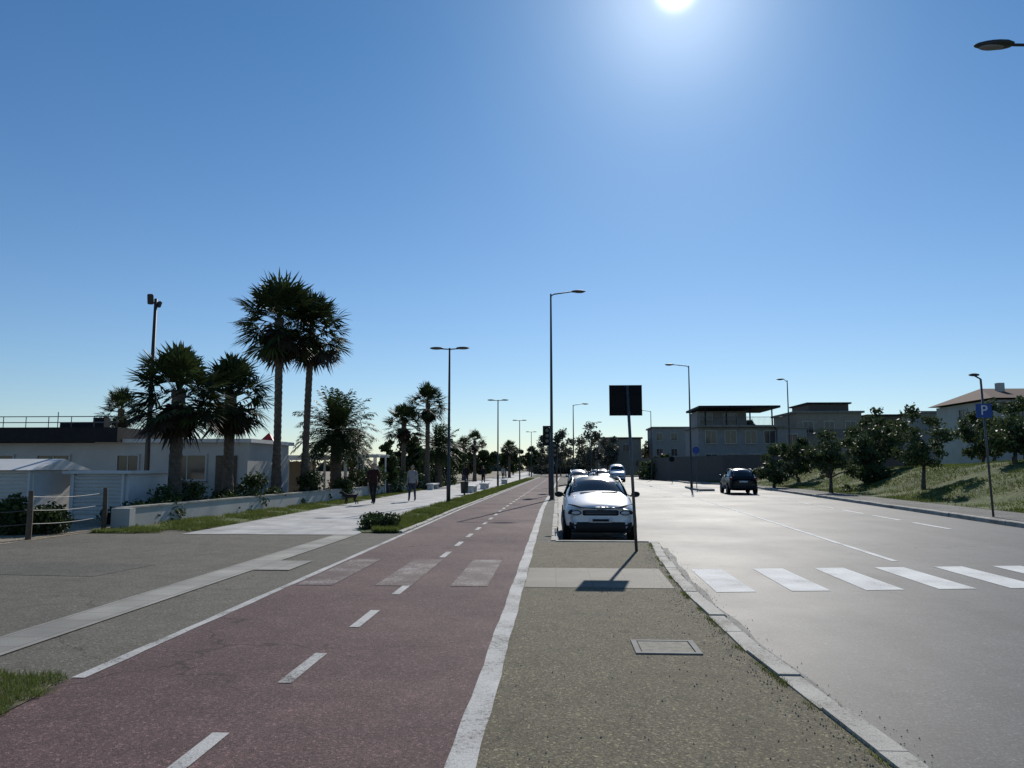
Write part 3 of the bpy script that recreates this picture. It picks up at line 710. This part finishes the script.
def round_sign(name,loc,h,r,m,rz=0,sq=False):
    e=empty(name,loc,rz); b=MB(); b.tube([(0,0,-.1),(0,0,h)],.03,M['galv'],8); b.build('pole',e,True)
    b=MB()
    if sq: b.box((0,-.045,h-r),(r*2,.02,r*2),m)
    else: b.lathe((0,-.05,h-r),[(0,.001),(0,r),(.02,r),(.02,.001)],m,20,'Y')
    b.build('disc',e); return e
round_sign('cycle_path_sign',(10.85,60.2,0),3.2,.28,M['blue'])
round_sign('cycle_path_sign',(-.15,62,0),2.8,.28,M['blue'])
round_sign('traffic_sign',(4.4,80,0),3.0,.3,M['signback'],0,True)
round_sign('traffic_sign',(12.7,85,0),2.8,.3,M['signback'])
def signal(name,loc,h,rz=0):
    e=empty(name,loc,rz); b=MB(); b.tube([(0,0,-.1),(0,0,h-.2)],.055,M['pole'],10); b.build('pole',e,True)
    b=MB(); b.box((-.12,0,h-.5),(.3,.26,.95),M['black'],0,0,bev=.03)
    for k in range(3):
        z=h-.5+(k-1)*.3; b.lathe((-.12,-.13,z),[(-.14,.12),(0,.115)],M['black'],16,'Y'); b.lathe((-.12,-.135,z),[(0,.001),(0,.10)],M['glassw'],16,'Y')
    b.box((-.12,.14,h-.5),(.5,.02,1.15),M['black']); b.build('signal_head',e); return e
signal('traffic_light',(-.33,44,0),3.9)
signal('traffic_light',(.1,50,0),3.2)
signal('traffic_light',(4.2,78,0),3.4)
def bench(name,loc,rz=0,L=2.4):
    e=empty(name,loc,rz); b=MB(); b.box((0,0,.40),(.55,L,.10),M['white'],bev=.02)
    for s in(-1,1): b.box((0,s*(L/2-.35),.17),(.42,.3,.36),M['white'],bev=.02)
    b.build('slab_and_supports',e); return e
bench('stone_bench',(-5.4,50,0),0,3); bench('stone_bench',(-5.3,58,0),0,3); bench('stone_bench',(-8.9,56,0),0,3); bench('stone_bench',(-5.0,76,0),0,3)
e=empty('litter_bin',(-5.3,45,0)); b=MB(); b.lathe((0,0,0),[(.1,.001),(.1,.2),(.75,.24),(.78,.25),(.78,.2),(.72,.19)],M['pole'],16,'Z'); b.tube([(0,0,0),(0,0,.2)],.05,M['pole']); b.build('bin_body',e,True)
# ------------------------------------------------------------------ vehicles
HATCH=[(0.00,.60,.30,.66,.38,.72,.55,.66,.72,.45,.76,.78),(0.10,.68,.22,.76,.34,.82,.55,.77,.77,.55,.83,.86),(0.45,.72,.20,.84,.32,.87,.58,.82,.86,.62,.94,.97),
(0.95,.74,.20,.85,.30,.88,.60,.84,.94,.66,1.01,1.05),(1.15,.74,.20,.85,.30,.88,.60,.85,.97,.69,1.04,1.08),(1.85,.74,.20,.84,.30,.88,.62,.85,.99,.60,1.40,1.45),
(2.50,.74,.20,.84,.30,.88,.64,.85,1.0,.60,1.45,1.50),(3.30,.74,.20,.84,.30,.88,.64,.85,1.02,.58,1.42,1.47),(3.80,.74,.22,.82,.32,.85,.64,.81,1.02,.60,1.09,1.11),
(3.96,.70,.26,.78,.36,.81,.6,.76,.92,.6,.98,1.0),(4.02,.60,.32,.68,.4,.72,.6,.68,.8,.5,.86,.88)]
VAN=[(0.00,.60,.30,.72,.38,.80,.60,.74,.85,.5,.92,.94),(0.12,.68,.22,.82,.34,.88,.6,.84,1.0,.6,1.08,1.1),(.5,.7,.2,.88,.3,.92,.6,.9,1.15,.68,1.22,1.25),(.7,.7,.2,.9,.3,.94,.6,.92,1.2,.72,1.28,1.3),(.85,.7,.2,.9,.3,.94,.6,.92,1.22,.74,1.36,1.38),
(1.5,.7,.2,.9,.3,.94,.6,.93,1.25,.78,1.95,2.0),(2.5,.7,.2,.9,.3,.94,.6,.93,1.27,.82,2.1,2.15),(4.4,.7,.2,.9,.3,.94,.6,.93,1.27,.82,2.1,2.15),(4.75,.7,.22,.88,.3,.92,.6,.9,1.25,.8,1.95,1.98),(4.82,.7,.26,.86,.36,.9,.6,.88,1.2,.76,1.6,1.65),(4.86,.66,.3,.8,.4,.84,.6,.82,1.1,.7,1.3,1.35)]
def car(name,loc,rz,paint,st=HATCH,sx=1.,sy=1.,sz=1.,roof=None,van=False):
    e=empty(name,loc,rz); roof=roof or paint
    vs=[];fs=[];mi=[]; mats=[paint,M['carglass'],M['black'],roof]
    for (y,wb,zb,ws,zs,wm,zm,w4,z4,x5,z5,z6) in st:
        ring=[(0,zb),(wb,zb),(ws,zs),(wm,zm),(w4,z4),(x5,z5),(0,z6),(-x5,z5),(-w4,z4),(-wm,zm),(-ws,zs),(-wb,zb)]
        vs+=[(a*sx,y*sy,b*sz) for a,b in ring]
    n=12; ns=len(st)
    for i in range(ns-1):
        for k in range(n):
            kk=k if k<6 else 11-k
            fs.append([i*n+k,i*n+(k+1)%n,(i+1)*n+(k+1)%n,(i+1)*n+k])
            m=0
            if kk in(0,1): m=2
            elif kk==4 and 4<=i<=7: m=1 if not(van and i>=6) else 0
            elif kk==5: m=1 if i==4 or (i==7 and not van) else (3 if i in(5,6) else 0)
            mi.append(m)
    fs.append(list(range(n))); mi.append(0); fs.append([(ns-1)*n+k for k in range(n-1,-1,-1)]); mi.append(0)
    o=mkobj('body',vs,fs,mats,mi,e,True); md=o.modifiers.new('sub','SUBSURF'); md.levels=2; md.render_levels=2
    L=st[-1][0]
    wy=(.74,3.22) if not van else (.85,3.9)
    w=MB()
    for y in wy:
        for s in(-1,1):
            c=(s*.79*sx,y*sy,.31*sz); r=.31*sz
            w.lathe(c,[(-.10,r*.6),(-.10,r*.93),(-.07,r),(.07,r),(.10,r*.93),(.10,r*.6)],M['rubber'],28)
            w.lathe((c[0]+s*.085,c[1],c[2]),[(0,.001),(0,r*.62)],M['black'],20)
            w.lathe((c[0]+s*.10,c[1],c[2]),[(0,r*.58),(.012*s,r*.6),(0,r*.64)],M['rim'],24)
            for k in range(6):
                a=k*math.pi/3; p0=(c[0]+s*.098,c[1],c[2]); p1=(c[0]+s*.10,c[1]+math.cos(a)*r*.6,c[2]+math.sin(a)*r*.6)
                w.tube([p0,p1],[.035,.02],M['rim'],5)
            w.lathe((s*.875*sx,y*sy,.31*sz),[(s*.0,r*1.0),(s*.015,r*1.05),(s*.012,r*1.2),(-s*.02,r*1.22)],M['black'],28)
    w.build('wheels',e,True)
    T=MB()
    def q(x,y,z): return (x*sx,y*sy,z*sz)
    for s in(-1,1):
        if not van:
            T.tube([q(s*.72,1.12,1.02),q(s*.66,1.5,1.23),q(s*.61,1.85,1.395),q(s*.60,2.5,1.44),q(s*.585,3.25,1.41),q(s*.62,3.72,1.12)],[.03,.028,.025,.022,.03,.045],roof,8)
            T.tube([q(s*.835,2.35,1.0),q(s*.72,2.37,1.25),q(s*.61,2.4,1.43)],.028,M['black'],6)
            T.tube([q(s*.845,1.2,.985),q(s*.85,2.5,1.0),q(s*.84,3.6,1.03)],.014,M['black'],6)
        T.ell(q(s*.98,1.42,1.03+(.2 if van else 0)),(.11,.07,.075),M['black'] if roof!=paint or van else paint)
        T.tube([q(s*.84,1.42,.99+(.2 if van else 0)),q(s*.93,1.42,1.02+(.2 if van else 0))],.02,M['black'],6)
        T.box(q(s*.885,2.0,.42),(.03,1.5*sy,.16),M['black'],bev=.01)
    T.build('pillars_and_mirrors',e,True)
    F=MB()
    for s in(-1,1):
        F.ell(q(s*.575,.075,.655),(.20*sx,.10,.095),M['black']); F.ell(q(s*.58,.03,.655),(.12*sx,.075,.05),M['lampglass'])
        F.tube([q(s*.12,.0,.755),q(s*.42,.02,.77),q(s*.60,.06,.81),q(s*.76,.22,.84)],[.012,.016,.022,.012],M['black'],6)
        F.ell(q(s*.60,.05,.40),(.15*sx,.06,.095),M['black']); F.ell(q(s*.60,.0,.42),(.04,.03,.035),M['lampglass'])
    F.box(q(0,.02,.655),(.86*sx,.08,.13),M['black'],bev=.02); F.box(q(0,.02,.34),(1.20*sx,.09,.23),M['black'],bev=.03)
    for zz in(.635,.675): F.box(q(0,-.018,zz),(.74*sx,.012,.010),M['rim'])
    F.tube([q(-.10,-.02,.75),q(0,-.03,.785),q(.10,-.02,.75)],.012,M['rim'],6); F.tube([q(-.10,-.02,.71),q(0,-.03,.745),q(.10,-.02,.71)],.012,M['rim'],6)
    F.box(q(0,-.03,.49),(.52,.02,.11),M['plate']); F.box(q(0,-.0425,.49),(.38,.004,.055),M['black'])
    F.box(q(0,.07,.25),(1.4*sx,.14,.09),M['black'],bev=.03)
    F.build('front_lamps_and_grille',e,True)
    G=MB()
    for s in(-1,1):
        G.ell(q(s*.70,L-.12,.90),(.13,.10,.09),M['tail']); G.ell(q(s*.6,L-.04,.42),(.08,.05,.03),M['tail'])
    G.box(q(0,L-.0,.72),(.52,.03,.11),M['plate']); G.box(q(0,L-.04,.40),(1.3*sx,.14,.22),M['black'],bev=.03); G.build('tail_lamps_and_bumper',e,True)
    if not van:
        A=MB(); A.tube([q(0,3.2,1.46),q(0,3.3,1.62)],.008,M['black'],5); A.tube([q(-.45,1.12,1.075),q(-.05,1.2,1.10)],.012,M['black'],5); A.tube([q(.1,1.12,1.08),q(.5,1.18,1.09)],.012,M['black'],5)
        A.build('antenna_and_wipers',e)
    return e
car('parked_car',(1.05,18.2,RZ),0,M['carwhite'],roof=M['carroof'],sx=.98,sy=1.0,sz=1.02)
car('dark_suv',(12.3,54.5,RZ),math.pi-.07,M['cardark'],sx=1.06,sy=1.1,sz=1.13)
car('parked_car',(1.9,60,RZ),0,M['cardark']); car('parked_car',(2.0,66.5,RZ),0,M['carwhite'],sz=1.05)
car('moving_car',(5.3,100,RZ),-.04,M['cargrey']); car('moving_car',(8,130,RZ),-.04,M['carwhite'])
car('moving_car',(4.9,80,RZ),-.04,M['cardark'])
car('white_van',(7.4,92,RZ),-.04,M['carwhite'],st=VAN,van=True)
# ------------------------------------------------------------------ people
def skin_mesh(verts,edges,radii):
    me=bpy.data.meshes.new('sk'); me.from_pydata(verts,edges,[]); o=bpy.data.objects.new('sk',me); COL.objects.link(o)
    o.modifiers.new('s','SKIN')
    for i,r in enumerate(radii):
        me.skin_vertices[0].data[i].radius=(r,r) if not isinstance(r,tuple) else r
    me.skin_vertices[0].data[0].use_root=True
    sb=o.modifiers.new('b','SUBSURF'); sb.levels=2; sb.render_levels=2
    dg=bpy.context.evaluated_depsgraph_get(); ev=o.evaluated_get(dg); m2=ev.to_mesh()
    V=[tuple(v.co) for v in m2.vertices]; F=[list(p.vertices) for p in m2.polygons]; ev.to_mesh_clear()
    bpy.data.objects.remove(o); return V,F
def human(name,loc,rz,h=1.72,top=None,legs=None,sgn=1,hairlong=False):
    top=top or M['jacket']; legs=legs or M['trous']; k=h/1.75
    e=empty(name,loc,rz); s=sgn
    v=[(0,0,.95),(0,.01,1.13),(0,.0,1.33),(0,.0,1.47),(0,.02,1.56),
       (-.17,0,1.43),(-.22,-.06*s,1.15),(-.22,.10*s,.93),
       (.17,0,1.43),(.22,-.08*-s,1.15),(.22,-.06*s+.06,.92),
       (-.09,0,.90),(-.09,.14*s+.02,.50),(-.09,.22*s-.04,.10),(-.09,.22*s+.12,.045),
       (.09,0,.90),(.09,-.12*s+.06,.50),(.09,-.30*s-.02,.13),(.09,-.28*s+.13,.05)]
    ed=[(0,1),(1,2),(2,3),(3,4),(2,5),(5,6),(6,7),(2,8),(8,9),(9,10),(0,11),(11,12),(12,13),(13,14),(0,15),(15,16),(16,17),(17,18)]
    ra=[(.155,.12),(.145,.11),(.17,.12),(.07,.07),(.055,.055),.075,.052,.036,.075,.052,.036,.095,.062,.045,.04,.095,.062,.045,.04]
    V,F=skin_mesh(v,ed,ra)
    mats=[top,legs,M['skin'],M['shoe'],M['hair']]; mi=[]
    for f in F:
        c=Vector((0,0,0))
        for i in f: c+=Vector(V[i])
        c/=len(f)
        if c.z>1.5: m=2
        elif c.z<.095: m=3
        elif c.z<.90 and abs(c.x)<.185: m=1
        elif abs(c.x)>.18 and c.z<.945: m=2
        else: m=0
        mi.append(m)
    b=MB(); b.v=list(V); b.f=F; b.m=mi; b.mats=mats
    b.ell((0,.03,1.645),(.078,.098,.118),M['skin'],18,12,fn=lambda p:Vector((p.x*(1-.18*max(0,-p.z)),p.y,p.z)))
    b.ell((0,.01,1.67),(.086,.102,.108),M['hair'],16,10,fn=lambda p:Vector((p.x,p.y if p.y<.35 else .35+.5*(p.y-.35),p.z if p.z>-.55 else -.55)) if p.y<.5 else Vector((p.x*.9,.45,max(p.z,.45))))
    if hairlong: b.ell((0,-.06,1.56),(.08,.045,.15),M['hair'])
    b.ell((0,.135,1.635),(.013,.018,.024),M['skin'],8,6)
    for sx in(-1,1):
        b.ell((sx*.03,.117,1.655),(.012,.008,.007),M['black'],8,6); b.ell((sx*.08,.02,1.64),(.012,.022,.032),M['skin'],8,6)
    b.ell((0,.12,1.59),(.024,.008,.006),M['jacketr'],8,6)
    for hx,hy,hz in((-.22,.10*s,.93),(.22,-.06*s+.06,.92)):
        sg=-1 if hx<0 else 1
        b.ell((hx,hy+.01,hz-.05),(.018,.042,.05),M['skin'],10,8)
        for q in range(4):
            y0=hy-.018+q*.02; L=(.06,.075,.07,.055)[3-q]
            b.tube([(hx,y0,hz-.08),(hx-sg*.004,y0+.006,hz-.08-L*.5),(hx-sg*.018,y0+.012,hz-.08-L)],[.009,.008,.006],M['skin'],6)
        b.tube([(hx-sg*.005,hy+.04,hz-.03),(hx-sg*.015,hy+.065,hz-.065),(hx-sg*.02,hy+.07,hz-.095)],[.011,.010,.007],M['skin'],6)
    o=b.build('body',e,True); o.scale=(k*1.08,k*1.08,k)
    return e
human('walking_person',(-7.9,33.3,.01),math.pi,1.76,M['jacketr'],M['trous'],sgn=1)
human('walking_person',(-6.75,36.3,.01),math.pi,1.68,M['jacketg'],M['jeans'],-1,True)
human('walking_person',(-7.5,65,.01),0,1.80,M['jacket'],M['jeans'],1)
human('walking_person',(-8.6,62,.01),0,1.78,M['jacket'],M['trous'],-1)
human('walking_person',(-6.9,74,.01),math.pi,1.74,M['jacket'],M['trous'],-1)
human('walking_person',(-6.2,92,.01),0,1.72,M['jacketg'],M['trous'],1)
def dog(name,loc,rz):
    e=empty(name,loc,rz)
    v=[(0,0,.36),(0,.16,.37),(0,.26,.42),(0,.34,.52),(0,.42,.53),(0,.50,.50),(0,-.18,.37),(0,-.26,.42),(0,-.34,.52),
       (-.06,.17,.28),(-.06,.15,.15),(-.06,.19,.02),(.06,.17,.28),(.06,.22,.15),(.06,.24,.03),
       (-.06,-.17,.28),(-.06,-.12,.2),(-.06,-.22,.12),(-.06,-.2,.02),(.06,-.17,.28),(.06,-.18,.2),(.06,-.30,.13),(.06,-.31,.02)]
    ed=[(0,1),(1,2),(2,3),(3,4),(4,5),(0,6),(6,7),(7,8),(1,9),(9,10),(10,11),(1,12),(12,13),(13,14),(6,15),(15,16),(16,17),(17,18),(6,19),(19,20),(20,21),(21,22)]
    ra=[.085,.105,.075,.06,.065,.03,.08,.03,.014,.05,.026,.022,.05,.026,.022,.055,.035,.022,.022,.055,.035,.022,.022]
    V,F=skin_mesh(v,ed,ra); b=MB(); b.v=V;b.f=F;b.m=[0]*len(F);b.mats=[M['fur']]
    for s in(-1,1): b.add([(s*.02,.38,.57),(s*.065,.38,.55),(s*.06,.37,.65),(s*.04,.40,.57)],[[0,1,2],[1,3,2],[3,0,2]],M['fur'])
    b.build('body',e,True); return e
dog('walking_dog',(-8.75,32.8,.01),math.pi*.6)
ls=MB(); ls.tube([(-9.05,32.7,.48),(-8.5,32.8,.52),(-8.12,33.2,.88)],.006,M['black'],5); ls.build('dog_leash')
# ------------------------------------------------------------------ light, sky, camera
EL=32.8; AZ=9.6
sv=Vector((math.cos(R(EL))*math.sin(R(AZ)),math.cos(R(EL))*math.cos(R(AZ)),math.sin(R(EL))))
sd=bpy.data.lights.new('sun','SUN'); sd.energy=3.9; sd.angle=R(.53); sd.color=(1,.95,.87)
so=bpy.data.objects.new('sun',sd); COL.objects.link(so); so.rotation_euler=sv.to_track_quat('Z','Y').to_euler(); so.location=(0,0,30)
W=bpy.data.worlds.new('World'); S.world=W; W.use_nodes=True; nt=W.node_tree
sk=nt.nodes.new('ShaderNodeTexSky'); sk.sky_type='NISHITA'; sk.sun_disc=False; sk.sun_elevation=R(EL); sk.sun_rotation=R(AZ)
sk.air_density=1.0; sk.dust_density=0.15; sk.ozone_density=2.5; sk.altitude=0
tc=nt.nodes.new('ShaderNodeTexCoord')
nrm=N(nt,'ShaderNodeVectorMath',operation='NORMALIZE'); nt.links.new(tc.outputs['Generated'],nrm.inputs[0])
sep=N(nt,'ShaderNodeSeparateXYZ'); nt.links.new(nrm.outputs[0],sep.inputs[0])
tint=mixc(nt,mrange(nt,sep.outputs[2],0,.5,0,1),(.88,.98,1.12),(.52,.86,1.10))
skc=mixc(nt,1.0,sk.outputs[0],tint,'MULTIPLY')
dt=N(nt,'ShaderNodeVectorMath',operation='DOT_PRODUCT'); nt.links.new(nrm.outputs[0],dt.inputs[0]); dt.inputs[1].default_value=tuple(sv)
def aur(k,a):
    m1=N(nt,'ShaderNodeMath',operation='SUBTRACT'); nt.links.new(dt.outputs['Value'],m1.inputs[0]); m1.inputs[1].default_value=1.0
    m2=N(nt,'ShaderNodeMath',operation='DIVIDE'); nt.links.new(m1.outputs[0],m2.inputs[0]); m2.inputs[1].default_value=k
    m3=N(nt,'ShaderNodeMath',operation='EXPONENT'); nt.links.new(m2.outputs[0],m3.inputs[0])
    m4=N(nt,'ShaderNodeMath',operation='MULTIPLY'); nt.links.new(m3.outputs[0],m4.inputs[0]); m4.inputs[1].default_value=a
    return m4.outputs[0]
ad=N(nt,'ShaderNodeMath',operation='ADD'); nt.links.new(aur(1.1e-4,45.),ad.inputs[0]); nt.links.new(aur(3.5e-3,3.6),ad.inputs[1])
ad2=N(nt,'ShaderNodeMath',operation='ADD'); nt.links.new(ad.outputs[0],ad2.inputs[0]); nt.links.new(aur(1.4e-2,1.8),ad2.inputs[1])
cb=N(nt,'ShaderNodeCombineXYZ')
for i in range(3): nt.links.new(ad2.outputs[0],cb.inputs[i])
vs_=N(nt,'ShaderNodeVectorMath',operation='ADD'); nt.links.new(skc,vs_.inputs[0]); nt.links.new(cb.outputs[0],vs_.inputs[1])
bg=nt.nodes['Background']; nt.links.new(vs_.outputs[0],bg.inputs[0]); bg.inputs[1].default_value=.082
cd=bpy.data.cameras.new('camera'); cd.sensor_width=36; cd.lens=27.0; cd.clip_end=5000; cd.clip_start=.05
co=bpy.data.objects.new('camera',cd); COL.objects.link(co); co.location=(0,0,1.6); co.rotation_euler=(R(90+6.2),0,R(3.2)); S.camera=co
S.view_settings.view_transform='Standard'; S.view_settings.look='None'; S.view_settings.exposure=0; S.view_settings.gamma=1
print('OBJS',len(bpy.data.objects))
